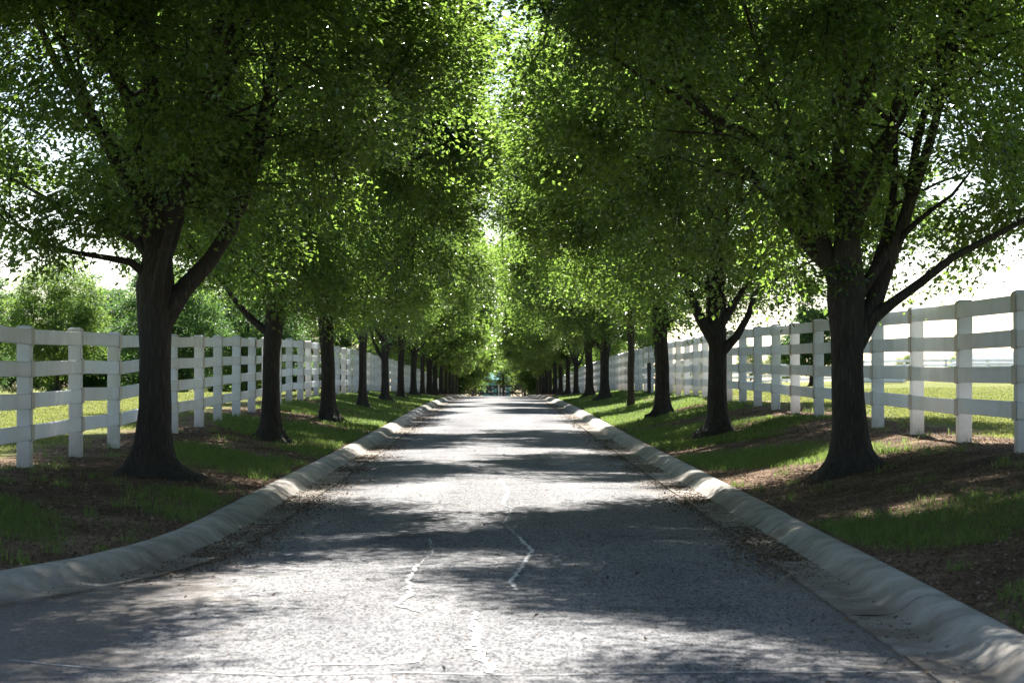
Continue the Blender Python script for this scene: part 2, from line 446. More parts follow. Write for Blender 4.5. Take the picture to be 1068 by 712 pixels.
# pale crack filler and open cracks lying on the asphalt
def crack(paths, name, mat, w0, jit, lift):
    V, F = [], []
    for pts in paths:
        P = []
        for a, b in zip(pts[:-1], pts[1:]):
            n = max(2, int(math.hypot(b[0] - a[0], b[1] - a[1]) / .035))
            for q in range(n):
                t = q / n; P.append((a[0] + (b[0] - a[0]) * t + random.gauss(0, jit), a[1] + (b[1] - a[1]) * t + random.gauss(0, jit * 1.6)))
        P.append(pts[-1])
        prev = None
        for q, (x, y) in enumerate(P):
            q0, q1 = P[max(0, q - 1)], P[min(len(P) - 1, q + 1)]
            d = Vector((q1[0] - q0[0], q1[1] - q0[1])); d = d.normalized() if d.length > 1e-6 else Vector((1, 0))
            nn = Vector((-d.y, d.x)); w = w0 * random.uniform(.35, 1.5) * (1.0 if 0 < q < len(P) - 1 else .2)
            i = len(V)
            for s in (-1, 1):
                xx, yy = x + nn.x * w * s, y + nn.y * w * s
                V.append((xx, yy, road_z(xx, yy) + lift))
            if prev is not None: F.append((prev, i, i + 1, prev + 1))
            prev = i
    o = link(name, np_mesh(name, np.array(V), np.array(F)), mat); tag(o, kind='structure')
crack([[(-.10, 10.95), (-.124, 10.3), (-.07, 10.15), (-.124, 9.6), (-.045, 9.5), (-.09, 9.25), (-.012, 9.1), (-.033, 8.84)],
       [(-.11, 10.6), (-.085, 10.3), (-.10, 9.9), (-.07, 9.4), (-.02, 8.95)],
       [(-.75, 9.05), (-.5, 9.08), (-.33, 9.15), (-.30, 9.5)],
       [(-.47, 13.6), (-.49, 12.6), (-.44, 11.8), (-.5, 11.3), (-.37, 10.95)],
       [(.14, 15.8), (.22, 14.6), (.15, 13.6), (.07, 12.5), (.10, 12.0)],
       [(.02, 24.0), (.10, 21.5), (.04, 19.5)]], 'road_crack_filler', M_SEAL, .012, .007, .005)
crack([[(-.47, 13.6), (-.40, 14.4), (-.46, 15.6)], [(.14, 15.8), (.05, 17.2), (.12, 19.0), (.04, 19.5)]], 'road_crack_filler', M_SEAL, .0028, .007, .0065)
crack([[(-1.95, 9.2), (-1.53, 8.93), (-.81, 8.75), (-.37, 8.85), (0, 8.8), (.6, 8.85), (1.2, 8.9), (1.66, 8.95)]], 'road_crack_filler', M_SEAL, .008, .006, .004)
crack([[(-1.9, 9.18), (-1.5, 8.93), (-.81, 8.75), (-.37, 8.85), (0, 8.8), (.6, 8.85), (1.2, 8.9), (1.66, 8.95)],
       [(-1.5, 24.4), (-.6, 24.6), (.4, 24.5), (1.6, 24.7)], [(-1.6, 33), (0, 33.3), (1.6, 33.1)], [(-1.6, 46), (0, 46.3), (1.6, 46.1)]],
      'road_crack', M_CRACK, .0035, .006, .009)

# ------------------------------------------------------------------ trees
def tube(P, R, n, V, F, twist=0.0, lobes=None):
    P = [Vector(p) for p in P]
    base = sum(len(v) for v in V)
    rings = []
    up = Vector((1, 0, 0))
    ref = None
    for k, p in enumerate(P):
        d = (P[min(k + 1, len(P) - 1)] - P[max(k - 1, 0)])
        d = d.normalized() if d.length > 1e-7 else Vector((0, 0, 1))
        if ref is None:
            ref = Vector((1, 0, 0)) if abs(d.x) < .9 else Vector((0, 1, 0))
        u = (ref - d * ref.dot(d)); u = u.normalized() if u.length > 1e-5 else d.orthogonal().normalized()
        ref = u; w = d.cross(u)
        for q in range(n):
            a = 2 * PI * q / n
            r = R[k]
            if lobes: r *= lobes(k, a, p)
            rings.append(tuple(p + u * math.cos(a) * r + w * math.sin(a) * r))
    V.append(np.array(rings))
    m = len(P)
    i = np.arange(m - 1)[:, None] * n; j = np.arange(n)[None, :]; j2 = (j + 1) % n
    F.append(np.stack([i + j, i + j2, i + n + j2, i + n + j], -1).reshape(-1, 4) + base)

def resample(pts, step=.22):
    out = []
    for a, b in zip(pts[:-1], pts[1:]):
        a, b = Vector(a), Vector(b); n = max(1, int((b - a).length / step))
        for q in range(n): out.append(a.lerp(b, q / n))
    out.append(Vector(pts[-1])); return out

def grow_tree(seed, H=9.6, fork=1.75, r0=.185, crown_r=(3.3, 3.4), base_z=1.9, zc=5.0, n_limb=5, limbs=(), n_cl=800, leaves=80, leaf=.10, detail=True, lean=(0, 0), clump=.36, flare=1.0, shape='round', pad=.85, low_density=.55, cover=1.45):
    """Returns (trunk_mesh, crown_mesh). Local origin at the base of the trunk."""
    R_ = random.Random(seed); g = np.random.default_rng(seed)
    V, F = [], []
    skel = []                                     # (point, radius) of every woody part a twig may start from
    # trunk and leader
    n_t = 22 if detail else 9
    zs = [-.25, -.08, 0, .05, .11, .19, .3, .45, .65, .9, 1.2, 1.5, fork, fork + .5, fork + 1.1, fork + 1.9, fork + 2.9, H * .62, H * .76, H * .9]
    zs = zs[:12] + [fork] + sorted(z for z in set(zs[13:]) if fork + .2 < z <= H * .9)
    zs = [z for k, z in enumerate(zs) if k >= 12 or z < fork - .08]
    P, R = [], []
    jx = jy = 0
    for z in zs:
        w_ = .004 if z < 1.2 else .012 if z < fork + .1 else .03
        jx += R_.gauss(0, w_) + lean[0] * .06; jy += R_.gauss(0, w_) + lean[1] * .06
        P.append((jx, jy, z))
        if z <= fork:
            fl = 1.05 * math.exp(-max(z, 0) / .075) + .55 * math.exp(-max(z, 0) / .26)
            R.append(r0 * (1 + fl * flare) * (1.0 + .22 * max(0, (z - fork + .5) / .5)))
        else:
            R.append(max(.012, r0 * .72 * (1 - (z - fork) / (H * .9 - fork)) ** 1.05 + .008))
    ph = [R_.uniform(0, 6.28) for _ in range(4)]
    def lobes(k, a, p):
        e = math.exp(-max(p.z, 0) / .22)
        return 1 + e * (.28 * math.cos(5 * a + ph[0]) + .17 * math.cos(3 * a + ph[1]) + .08 * math.cos(8 * a + ph[3])) + .045 * math.cos(3 * a + ph[2] + p.z) + .025 * math.cos(7 * a + ph[3] - p.z * 2)
    tube(P, R, n_t, V, F, lobes=lobes)
    lead = resample([p for p in P if p[2] >= fork - .01], .25)
    for q, p in enumerate(lead): skel.append((p, max(.012, r0 * .6 * (1 - q / len(lead)))))
    # surface of the crown in a direction
    off = Vector((seed * 3.1, seed * 1.7, 0))
    def crown_scale(dv):
        s = 1 + .30 * mnoise.noise(dv * 1.7 + off) * 1.35 + .16 * mnoise.noise(dv * 4.1 + off)
        return s
    top = H - zc; bot = zc - base_z
    def crown_norm(p):
        v = Vector(((p.x) / crown_r[0], (p.y) / crown_r[1], (p.z - zc) / (top if p.z > zc else bot)))
        if shape == 'cone' and p.z > zc: v.x *= 1 + .9 * (p.z - zc) / top; v.y *= 1 + .9 * (p.z - zc) / top
        r = v.length if p.z > zc else (abs(v.x) ** 2.2 + abs(v.y) ** 2.2 + abs(v.z) ** 2.2) ** (1 / 2.2)
        return r / crown_scale(v.normalized() if v.length > 1e-6 else Vector((0, 0, 1)))
    # main limbs
    main = []
    for (pts, r) in limbs: main.append((resample(pts, .2), r))
    az0 = R_.uniform(0, 6.28)
    for q in range(n_limb):
        az = az0 + q * 2.4 + R_.uniform(-.3, .3)
        z = fork - .25 + (q / max(1, n_limb - 1)) * 1.7 * R_.uniform(.7, 1.2)
        el = math.radians(R_.uniform(28, 62))
        p = Vector((jx * .3, jy * .3, z)); d = Vector((math.cos(az) * math.cos(el), math.sin(az) * math.cos(el), math.sin(el)))
        pts = [p.copy()]
        for s in range(26):
            d = (d + Vector((R_.gauss(0, .09), R_.gauss(0, .09), R_.gauss(.035, .06)))).normalized()
            p = p + d * .26; pts.append(p.copy())
            if crown_norm(p) > .86 and s > 4: break
        main.append((pts, r0 * R_.uniform(.34, .52)))
    for (pts, r) in main:
        m = len(pts)
        rad = [max(.011, r * (1 - .93 * (q / (m - 1)) ** .8) * (1.35 if q == 0 else 1.12 if q == 1 else 1)) for q in range(m)]
        tube(pts, rad, 9 if detail else 5, V, F)
        for q in range(3, m): skel.append((pts[q], rad[q]))
        # secondary branches
        q = max(3, int(m * .2)); side = 1
        while q < m - 1:
            d0 = (pts[q] - pts[q - 1]).normalized()
            perp = d0.cross(Vector((0, 0, 1))); perp = perp.normalized() if perp.length > .05 else Vector((1, 0, 0))
            d = (d0 * .55 + perp * side * R_.uniform(.5, 1.0) + Vector((0, 0, R_.uniform(-.25, .5)))).normalized()
            p = pts[q].copy(); sp = [p.copy()]
            nseg = int(R_.uniform(4, 9))
            for s in range(nseg):
                d = (d + Vector((R_.gauss(0, .14), R_.gauss(0, .14), R_.gauss(.02, .1)))).normalized()
                p = p + d * .24; sp.append(p.copy())
                if crown_norm(p) > .95: break
            rr = [max(.006, rad[q] * .5 * (1 - .85 * t / (len(sp) - 1))) for t in range(len(sp))]
            tube(sp, rr, 5 if detail else 3, V, F)
            for t in range(1, len(sp)): skel.append((sp[t], rr[t]))
            side = -side; q += R_.choice((1, 2, 2, 3))
    # leaf clusters through the crown volume
    sk = np.array([tuple(p) for p, _ in skel])
    cl = []
    tries = 0
    rmax = 1.35
    vol = 4.19 * crown_r[0] * crown_r[1] * (H - base_z) / 2
    pads = []
    n_pad = int(vol / (pad ** 2 * .6 * pad * 4.19) * cover)
    while len(pads) < n_pad:
        p = Vector((R_.uniform(-1, 1) * crown_r[0] * 1.2, R_.uniform(-1, 1) * crown_r[1] * 1.2, R_.uniform(base_z, H)))
        if crown_norm(p) < 1.0: pads.append((p.x, p.y, p.z, pad * R_.uniform(.7, 1.3)))
    PD = np.array(pads)
    while len(cl) < n_cl and tries < n_cl * 60:
        tries += 1
        p = Vector((R_.uniform(-1, 1) * crown_r[0] * rmax, R_.uniform(-1, 1) * crown_r[1] * rmax, R_.uniform(base_z - .3, H + .5)))
        if p.z < base_z - .15: continue
        c = crown_norm(p)
        if c > 1: continue
        if R_.random() > .28 + .72 * c ** 1.5: continue
        dd = ((PD[:, 0] - p.x) ** 2 + (PD[:, 1] - p.y) ** 2 + ((PD[:, 2] - p.z) / .6) ** 2) / PD[:, 3] ** 2
        if dd.min() > 1: continue
        if c < .62 and p.z < zc and R_.random() > .25: continue
        if p.z < base_z + 2.0 and R_.random() > low_density: continue
        cl.append(p)
    C = np.array([tuple(p) for p in cl])
    D = ((C[:, None, :] - sk[None, :, :]) ** 2).sum(-1)
    # twigs prefer to leave the wood from below / inside
    near = D.argmin(1)
    LC, LD, LT = [], [], []
    for q in range(len(C)):
        a = Vector(sk[near[q]]); b = Vector(C[q]); dv = b - a; ln = dv.length
        if ln > 2.3:
            b = a + dv * (2.3 / ln); C[q] = tuple(b); dv = b - a; ln = 2.3
        mid = a.lerp(b, .5) + Vector((R_.gauss(0, .05), R_.gauss(0, .05), .10 * ln))
        if detail: tube([a, mid, b], [min(.012, skel[near[q]][1]), .007, .003], 3, V, F)
        k = int(leaves * R_.uniform(.6, 1.4))
        t = g.uniform(.25, 1.08, k)
        axis = np.array(tuple(dv.normalized() if ln > 1e-5 else Vector((0, 0, 1))))
        am, bm, mm = np.array(a), np.array(b), np.array(mid)
        along = np.clip((t - .25) / .75, 0, 1.1)[:, None]
        pos = mm + (bm - mm) * along
        spread = clump * R_.uniform(.75, 1.25)
        ns = 8
        so_ = g.normal(0, 1, (ns, 3)) * np.array([spread, spread, spread * .5]) * .62
        offs = so_[g.integers(0, ns, k)] + g.normal(0, 1, (k, 3)) * np.array([.10, .10, .07]) * (spread / .34) * 1.15
        pos = pos + offs; pos[:, 2] -= .25 * np.abs(offs[:, 0] * offs[:, 1])
        LC.append(pos)
        od = offs + axis * .35; od[:, 2] = od[:, 2] * .5 - .06
        LD.append(od)
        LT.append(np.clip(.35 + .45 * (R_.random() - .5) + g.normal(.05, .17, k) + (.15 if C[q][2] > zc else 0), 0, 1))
    trunk = np_mesh('trunk', np.vstack(V), np.vstack(F), True)
    pos, dr, tint = np.vstack(LC), np.vstack(LD), np.concatenate(LT)
    keep = pos[:, 2] > base_z - .45
    pos, dr, tint = pos[keep], dr[keep], tint[keep]
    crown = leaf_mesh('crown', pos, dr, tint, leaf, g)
    return trunk, crown

def leaf_mesh(name, pos, dr, tint, leaf, g, aspect=.62, flat=.9):
    n = len(pos)
    dr = dr + g.normal(0, .22, (n, 3)); dr /= np.linalg.norm(dr, axis=1)[:, None] + 1e-9
    up = np.tile(np.array([0, 0, flat]), (n, 1)) + g.normal(0, .5, (n, 3))
    s = np.cross(dr, up); s /= np.linalg.norm(s, axis=1)[:, None] + 1e-9
    nn = np.cross(s, dr)
    ln = (leaf * g.uniform(.5, 1.45, n))[:, None]; w = ln * aspect
    b = pos - dr * ln * .5; tip = pos + dr * ln * .5 - nn * ln * .10
    l = pos - dr * ln * .05 + s * w * .5 + nn * w * .16; r = pos - dr * ln * .05 - s * w * .5 + nn * w * .16
    V = np.stack([b, l, tip, r], 1).reshape(-1, 3)
    i = np.arange(n)[:, None] * 4
    F = np.concatenate([i + np.array([[0, 2, 1]]), i + np.array([[0, 3, 2]])], 1).reshape(-1, 3)
    return np_mesh(name, V, F, False, attr=np.repeat(tint, 2))

TREE_MESH = {}
def variant(key, leafmat=None, **kw):
    t, c = grow_tree(**kw)
    t.materials.append(M_BARK); c.materials.append(leafmat or M_LEAF)
    TREE_MESH[key] = (t, c)
variant('left_near', seed=11, H=9.4, fork=1.75, r0=.144, crown_r=(3.2, 4.8), base_z=1.75, zc=4.7, n_limb=6, n_cl=1550, leaves=360, leaf=.055, clump=.29, low_density=.4,
        limbs=[([(.05, 0, 1.42), (.25, .02, 1.72), (.5, .05, 2.0), (.69, .1, 2.3), (.85, .2, 2.9), (1.0, .35, 3.6), (1.15, .4, 4.4), (1.3, .4, 5.3)], .09),
               ([(0, 0, 1.85), (.10, .08, 2.5), (.22, .15, 3.3), (.28, .2, 4.4), (.3, .2, 5.4)], .075),
               ([(0, 0, 2.1), (-.1, -.1, 2.8), (-.28, -.2, 3.6), (-.4, -.3, 4.8)], .065),
               ([(0, 0, 1.8), (-.22, -.05, 1.98), (-.45, -.1, 2.02), (-.85, -.2, 2.08), (-1.2, -.25, 2.3), (-1.5, -.2, 2.6)], .04),
               ([(0, 0, 2.0), (-.2, .2, 2.2), (-.6, .5, 2.4), (-1.1, .7, 2.6), (-1.8, .9, 3.0)], .055),
               ([(0, 0, 2.3), (-.3, -.1, 2.8), (-.6, -.2, 3.4), (-.9, -.3, 4.2), (-1.2, -.4, 5.2)], .07)])
variant('right_near', seed=23, H=9.6, fork=1.6, r0=.138, crown_r=(3.2, 4.8), base_z=1.75, zc=4.8, n_limb=6, n_cl=1550, leaves=360, leaf=.055, clump=.29, low_density=.4, lean=(-.05, 0),
        limbs=[([(.05, 0, 1.12), (.2, -.02, 1.36), (.38, -.05, 1.5), (.60, -.08, 1.66), (.88, -.1, 1.88), (1.2, -.1, 2.05), (1.7, -.05, 2.3), (2.3, 0, 2.7)], .062),
               ([(.05, 0, 1.2), (.2, .05, 1.45), (.32, .12, 1.75), (.5, .2, 2.2), (.75, .3, 2.9), (1.0, .3, 3.8), (1.2, .3, 4.8)], .085),
               ([(.02, 0, 1.5), (.22, .1, 1.75), (.36, .2, 2.1), (.45, .3, 2.6), (.5, .5, 3.6)], .06),
               ([(-.05, 0, 1.5), (-.2, 0, 1.9), (-.4, -.05, 2.5), (-.7, -.1, 3.3), (-1.0, -.1, 4.3)], .09)])
variant('right_second', seed=31, H=9.0, fork=1.8, r0=.122, crown_r=(3.2, 4.5), base_z=1.6, zc=4.7, n_limb=6, n_cl=1250, leaves=215, leaf=.062, clump=.26, cover=1.1,
        limbs=[([(.05, 0, 1.15), (.25, -.03, 1.35), (.42, -.05, 1.65), (.5, -.05, 1.95), (.8, 0, 2.15), (1.3, .05, 2.4), (1.9, .1, 2.9)], .06),
               ([(-.05, 0, 1.3), (-.25, 0, 1.6), (-.45, .05, 2.1), (-.7, .1, 2.9), (-.9, .1, 3.8)], .08)])
variant('round_a', seed=41, H=9.3, fork=1.9, r0=.116, crown_r=(2.85, 4.4), base_z=1.75, zc=4.8, n_limb=7, n_cl=1250, leaves=215, leaf=.062, clump=.26, cover=1.1)
variant('round_b', seed=52, H=8.8, fork=1.7, r0=.113, crown_r=(2.8, 4.3), base_z=1.6, zc=4.6, n_limb=7, n_cl=1250, leaves=215, leaf=.062, clump=.26, cover=1.1)
variant('far_a', seed=61, H=9.3, fork=1.8, r0=.116, crown_r=(2.85, 4.3), base_z=1.5, zc=4.7, n_limb=7, n_cl=850, leaves=100, leaf=.115, detail=False, low_density=.8, clump=.28, cover=1.15)
variant('far_b', seed=72, H=8.8, fork=1.7, r0=.113, crown_r=(2.8, 4.2), base_z=1.4, zc=4.5, n_limb=7, n_cl=850, leaves=100, leaf=.115, detail=False, low_density=.8, clump=.28, cover=1.15)
variant('overhead', seed=45, H=9.8, fork=3.3, r0=.17, flare=.15, crown_r=(2.85, 4.3), base_z=3.5, zc=6.2, n_limb=4, n_cl=1000, leaves=220, leaf=.058, clump=.27)
variant('low_bough', seed=64, H=8.0, fork=1.2, r0=.13, crown_r=(2.6, 2.8), base_z=.3, zc=3.6, n_limb=7, n_cl=620, leaves=95, leaf=.125, detail=False, clump=.4, low_density=1)
variant('shrub', M_LEAF_BLUE, seed=103, H=4.4, fork=.5, r0=.09, crown_r=(3.2, 3.0), base_z=.05, zc=1.5, n_limb=6, n_cl=420, leaves=60, leaf=.16, detail=False, clump=.42, low_density=1)
variant('young', seed=83, H=5.2, fork=2.0, r0=.075, crown_r=(1.5, 1.6), base_z=1.75, zc=3.2, n_limb=4, n_cl=220, leaves=60, leaf=.10, flare=.35, pad=.5)
variant('pale_round', M_LEAF_PALE, seed=91, H=7.4, fork=1.4, r0=.16, crown_r=(2.9, 2.9), base_z=.6, zc=3.3, n_limb=6, n_cl=520, leaves=70, leaf=.13, detail=False, clump=.42, low_density=1)
variant('bluish_round', M_LEAF_BLUE, seed=97, H=8.6, fork=1.6, r0=.18, crown_r=(3.6, 3.6), base_z=.15, zc=3.8, n_limb=6, n_cl=520, leaves=70, leaf=.16, detail=False, clump=.5, low_density=1)
variant('pointed', M_LEAF_BLUE, seed=99, H=5.6, fork=.7, r0=.09, crown_r=(1.5, 1.5), base_z=.5, zc=1.7, n_limb=6, n_cl=330, leaves=80, leaf=.12, detail=False, clump=.26, shape='cone', pad=.5, low_density=.9)

def tree(key, x, y, rz, sc, label, group, name='shade_tree', cat='tree', sink=0.0):
    t, c = TREE_MESH[key]
    root = empty(name, (x, y, gz(x, y) - sink), rz)
    root.scale = sc if isinstance(sc, tuple) else (sc, sc, sc)
    tag(root, label, cat, group)
    for nm, me in (('trunk', t), ('crown', c)):
        o = bpy.data.objects.new(nm, me); COL.objects.link(o); o.parent = root
    return root

ORD = ['nearest', 'second', 'third', 'fourth', 'fifth', 'sixth', 'seventh', 'eighth', 'ninth', 'tenth', 'eleventh', 'twelfth', 'thirteenth', 'fourteenth', 'fifteenth', 'sixteenth', 'seventeenth', 'eighteenth', 'nineteenth']
# left row: (distance, lateral, mesh)
LEFT = [(13.0, 3.35, 'overhead', 1.7), (21.3, 3.17, 'left_near', 0), (31.6, 3.12, 'round_b', .6), (42.2, 3.1, 'round_a', 2.6), (52.7, 3.1, 'round_b', 4.0), (63.3, 3.1, 'right_second', 3.1),
        (74, 3.12, 'round_a', .4), (84.5, 3.1, 'far_a', 1.0), (95, 3.1, 'far_b', 2.2), (104, 3.1, 'far_a', 3.9), (114, 3.1, 'far_b', 5.0), (126, 3.1, 'far_a', 2.9), (138, 3.1, 'far_b', .3),
        (149, 3.1, 'far_a', 1.9), (160, 3.1, 'far_b', 4.4), (172, 3.1, 'far_a', 5.5)]
LEFT_TXT = ['crown overhanging the top edge, trunk unseen', 'thick dark trunk flaring at the base beside the fence', 'straight trunk forking into a low V', 'stout trunk dividing like a wineglass',
            'slightly leaning trunk with spread roots', 'tall crown', 'narrow trunk', 'slim trunk', 'slim dark trunk', 'trunk close behind its neighbour', 'thin trunk']
RIGHT = [(12.0, 3.35, 'overhead', 2.9), (20.2, 3.10, 'right_near', 0), (32.1, 3.08, 'right_second', 0), (43.0, 3.08, 'round_a', 4.4), (66, 3.05, 'round_b', 5.2), (76.4, 3.05, 'round_a', .9),
         (89.6, 3.05, 'right_second', 1.3), (100, 3.05, 'far_b', 0.2), (111, 3.05, 'far_a', 1.2), (122, 3.05, 'far_b', 2.8), (133, 3.05, 'far_a', 3.3), (143, 3.05, 'far_b', 4.9), (154, 3.05, 'far_a', 5.9), (165, 3.05, 'far_b', 1.4), (176, 3.05, 'far_a', .5)]
RIGHT_TXT = ['crown filling the top corner, trunk unseen', 'thick trunk with long limb slanting out over the fence', 'trunk with a curved side limb and a burl', 'brown trunk forking in a V',
             'trunk with a limb arching over the fence', 'dark upright trunk', 'forked brown trunk', 'grey slim trunk', 'slim trunk in the shade', 'reddish slim trunk']
for side, rows, txt, word in ((-1, LEFT, LEFT_TXT, 'left'), (1, RIGHT, RIGHT_TXT, 'right')):
    for q, (d, lat, key, rz) in enumerate(rows):
        s = 1.0 if q in (1, 2) else ((.78, 1.05, .85, 1.12, .75, .97, 1.07, .80)[(q * 3 + (2 if side > 0 else 0)) % 8] * random.uniform(.97, 1.03), random.uniform(.95, 1.05), random.uniform(.9, 1.08))
        extra = txt[q] if q < len(txt) else 'small in the distance'
        tree(key, side * lat, d, (0.0 if q in (1, 2) and (q == 1 or side > 0) else PI * (q % 2) + .45 * math.sin(rz * 3)), s, f'{ORD[q]} tree in the {word} row, {extra}', f'shade trees lining the {word} of the drive')
tree('young', 3.08, 53.2, .4, 1.0, 'young shade tree with thin straight trunk between two big trees', None, 'young_tree')

# trees in and beyond the fields
def px_tree(key, x, y, s, rz, label, group, name): return tree(key, x, y, rz, s, label, group, name)
BG_L = [('pale_round', -24.5, 128, 1.0, 0.3, 'pale green round tree in the field, left of the first left trunk'),
        ('bluish_round', -32.5, 140, 1.0, 1.0, 'dark tree at the field edge behind the first fence panel'),
        ('pale_round', -21.0, 150, 1.1, 2.0, 'pale tree seen between the first two posts of the left fence'),
        ('bluish_round', -17.2, 122, .8, 2.7, 'dark tree in the field behind the second left trunk'),
        ('bluish_round', -14.0, 130, .9, 3.5, 'dark broad tree in the field behind the left row'),
        ('pale_round', -19.5, 175, 1.0, 4.5, 'small pale tree far across the left field'),
        ('bluish_round', -28.5, 190, 1.2, 5.3, 'bluish tree far behind the pale trees in the left field'),
        ('bluish_round', -36.0, 200, 1.2, .9, 'bluish tree on the far left field edge'),
        ('bluish_round', -22.0, 205, 1.1, 2.1, 'bluish far tree between the left fence posts'),
        ('bluish_round', -45.0, 190, 1.2, 4.1, 'outermost bluish tree along the far edge of the left field')]
for q in range(8):
    X_ = -19 - q * 4.6 + random.uniform(-1, 1)
    BG_L.append(('bluish_round' if q % 3 else 'pale_round', X_, 222 + random.uniform(-8, 25), random.uniform(.9, 1.3), q * 1.3, f'{ORD[q]} tree of the distant tree line across the left field, counted outward'))
for (key, x, y, s, rz, lab) in BG_L: px_tree(key, x, y, s, rz, lab, 'trees across the left field', 'field_tree')
px_tree('pointed', 17.9, 131, 1.15, .5, 'loose pointed tree beyond the right fence, just before the far paddock fence', None, 'paddock_tree')
for (x, y, s, lab) in [(37, 300, .95, 'small round bush tree on the horizon behind the paddock fence posts'), (41.5, 330, 1.0, 'second small tree on the horizon right of the round one'),
                       (62, 350, .8, 'tiny dark tree on the horizon at the paddock fence'), (71, 355, .75, 'tiny tree on the horizon near the pale roof'), (77, 380, 1.0, 'pale tiny tree beside the pale roofed house'), (33, 300, .9, 'leftmost small tree on the right horizon')]:
    px_tree('pale_round', x, y, s * .75, x, lab, 'small trees on the right horizon', 'horizon_tree')
for q in range(10):
    X_ = -13.5 - q * 3.6 + random.uniform(-.6, .6)
    tree('shrub', X_, 205 + random.uniform(-6, 8), q * 1.1, random.uniform(.75, 1.15), f'{ORD[q]} low bush along the far edge of the left field, counted outward', 'bushes along the left field edge', 'field_bush', 'bush')
# trees closing the end of the drive
END = [(.5, 206, .9, 'far_b', 2.0), (-3.1, 190, 1.0, 'low_bough', 1.0), (3.2, 188, 1.0, 'low_bough', 2.2), (-7.5, 203, 1.25, 'far_a', 0.4), (6.8, 205, 1.2, 'far_b', 1.1), (-3.5, 232, 1.15, 'bluish_round', 2.0), (3.8, 236, 1.1, 'bluish_round', 3.2), (0.3, 250, .95, 'bluish_round', 4.1), (-11, 215, 1.4, 'far_b', 5.0), (11, 222, 1.4, 'bluish_round', .2), (-6, 260, 1.2, 'far_a', 1.6), (7.5, 262, 1.2, 'far_b', 2.6)]
ENDT = ['low bough tree hanging over the turquoise shed', 'low bough tree just before the dark gate, left side', 'low bough tree just before the dark gate, right side', 'tree left of the dark gate at the end of the drive', 'tree right of the dark gate at the end of the drive', 'bluish tree behind the turquoise shed, on its left', 'bluish tree behind the turquoise shed, on its right', 'lowest tree straight behind the turquoise shed', 'tall tree outermost left at the end of the drive', 'tall tree outermost right at the end of the drive', 'farthest tree left of the vista', 'farthest tree right of the vista']
for (x, y, s, key, rz), lab in zip(END, ENDT): tree(key, x, y, rz, s, lab, 'trees closing the end of the drive', 'vista_tree')

# ------------------------------------------------------------------ white four-rail fences
def post_mesh(face):
    b = MB(); b.box((0, 0, .55), (.127, .127, 1.50), 0, .006)
    for z in RAILZ: b.box((face * .072, .0, z), (.017, .150, .158), 1, .004)
    return b.mesh('post')
def cap_mesh():
    b = MB(); b.box((0, 0, 1.306), (.142, .142, .024), 0, .004)
    i = [(-.066, -.066, 1.318), (.066, -.066, 1.318), (.066, .066, 1.318), (-.066, .066, 1.318), (-.045, -.045, 1.330), (.045, -.045, 1.330), (.045, .045, 1.330), (-.045, .045, 1.330)]
    b.poly(i, [(0, 1, 5, 4), (1, 2, 6, 5), (2, 3, 7, 6), (3, 0, 4, 7), (4, 5, 6, 7)])
    return b.mesh('cap')
RAILZ = (.335, .632, .929, 1.226)
SP = 2.42
def rail_mesh():
    b = MB()
    n = 8
    for q in range(n):
        pass
    b.box((0, 0, 0), (.038, SP - .03, .140), 0, .006)
    return b.mesh('rail')
def fence(side, d0, count, label, first):
    root = empty('white_fence', (side * 4.34, d0, gz(side * 4.34, d0)))
    tag(root, label, 'fence', 'white rail fences along the drive')
    pm, cm, rm = post_mesh(-side), cap_mesh(), rail_mesh()
    for m_ in (M_VINYL, M_BRACKET): pm.materials.append(m_)
    cm.materials.append(M_VINYL); rm.materials.append(M_RAIL)
    ox, oy, oz = root.location
    pts = []
    for q in range(count):
        y = d0 + q * SP
        x = side * (4.36 - .0005 * (y - 20) if side < 0 else 4.34) + random.gauss(0, .008)
        pts.append((x, y, gz(x, y) + random.gauss(0, .008)))
    far = MB(); nr = 0
    for q, (x, y, z) in enumerate(pts):
        p = bpy.data.objects.new('post', pm); COL.objects.link(p); p.parent = root
        p.location = (x - ox, y - oy, z - oz); p.rotation_euler = (random.gauss(0, .004), random.gauss(0, .005), random.gauss(0, .02))
        c = bpy.data.objects.new('cap', cm); COL.objects.link(c); c.parent = p
        if q == len(pts) - 1: break
        x2, y2, z2 = pts[q + 1]
        for zr in RAILZ:
            a = Vector((x, y, z + zr + random.gauss(0, .006))); b = Vector((x2, y2, z2 + zr + random.gauss(0, .006)))
            mid = (a + b) / 2; mid.x += -side * .052; d = b - a
            if nr < 100:
                r = bpy.data.objects.new('rail', rm); COL.objects.link(r); r.parent = root
                r.location = mid - root.location
                r.rotation_euler = (math.atan2(d.z, d.y), 0, -math.atan2(d.x, d.y)); nr += 1
            else:
                u = d.normalized() * (SP - .02) / 2
                far.bar(mid - u - root.location, mid + u - root.location, .038, .14)
    if far.v:
        f = far.build('distant_rails', M_RAIL, root); tag(f, kind='stuff')
    return root
fence(-1, 21.35 - 3 * SP, 63, 'white four-rail fence with capped posts on the left of the drive', 0)
fence(1, 21.4 - 5 * SP, 65, 'white four-rail fence with capped posts on the right of the drive', 0)

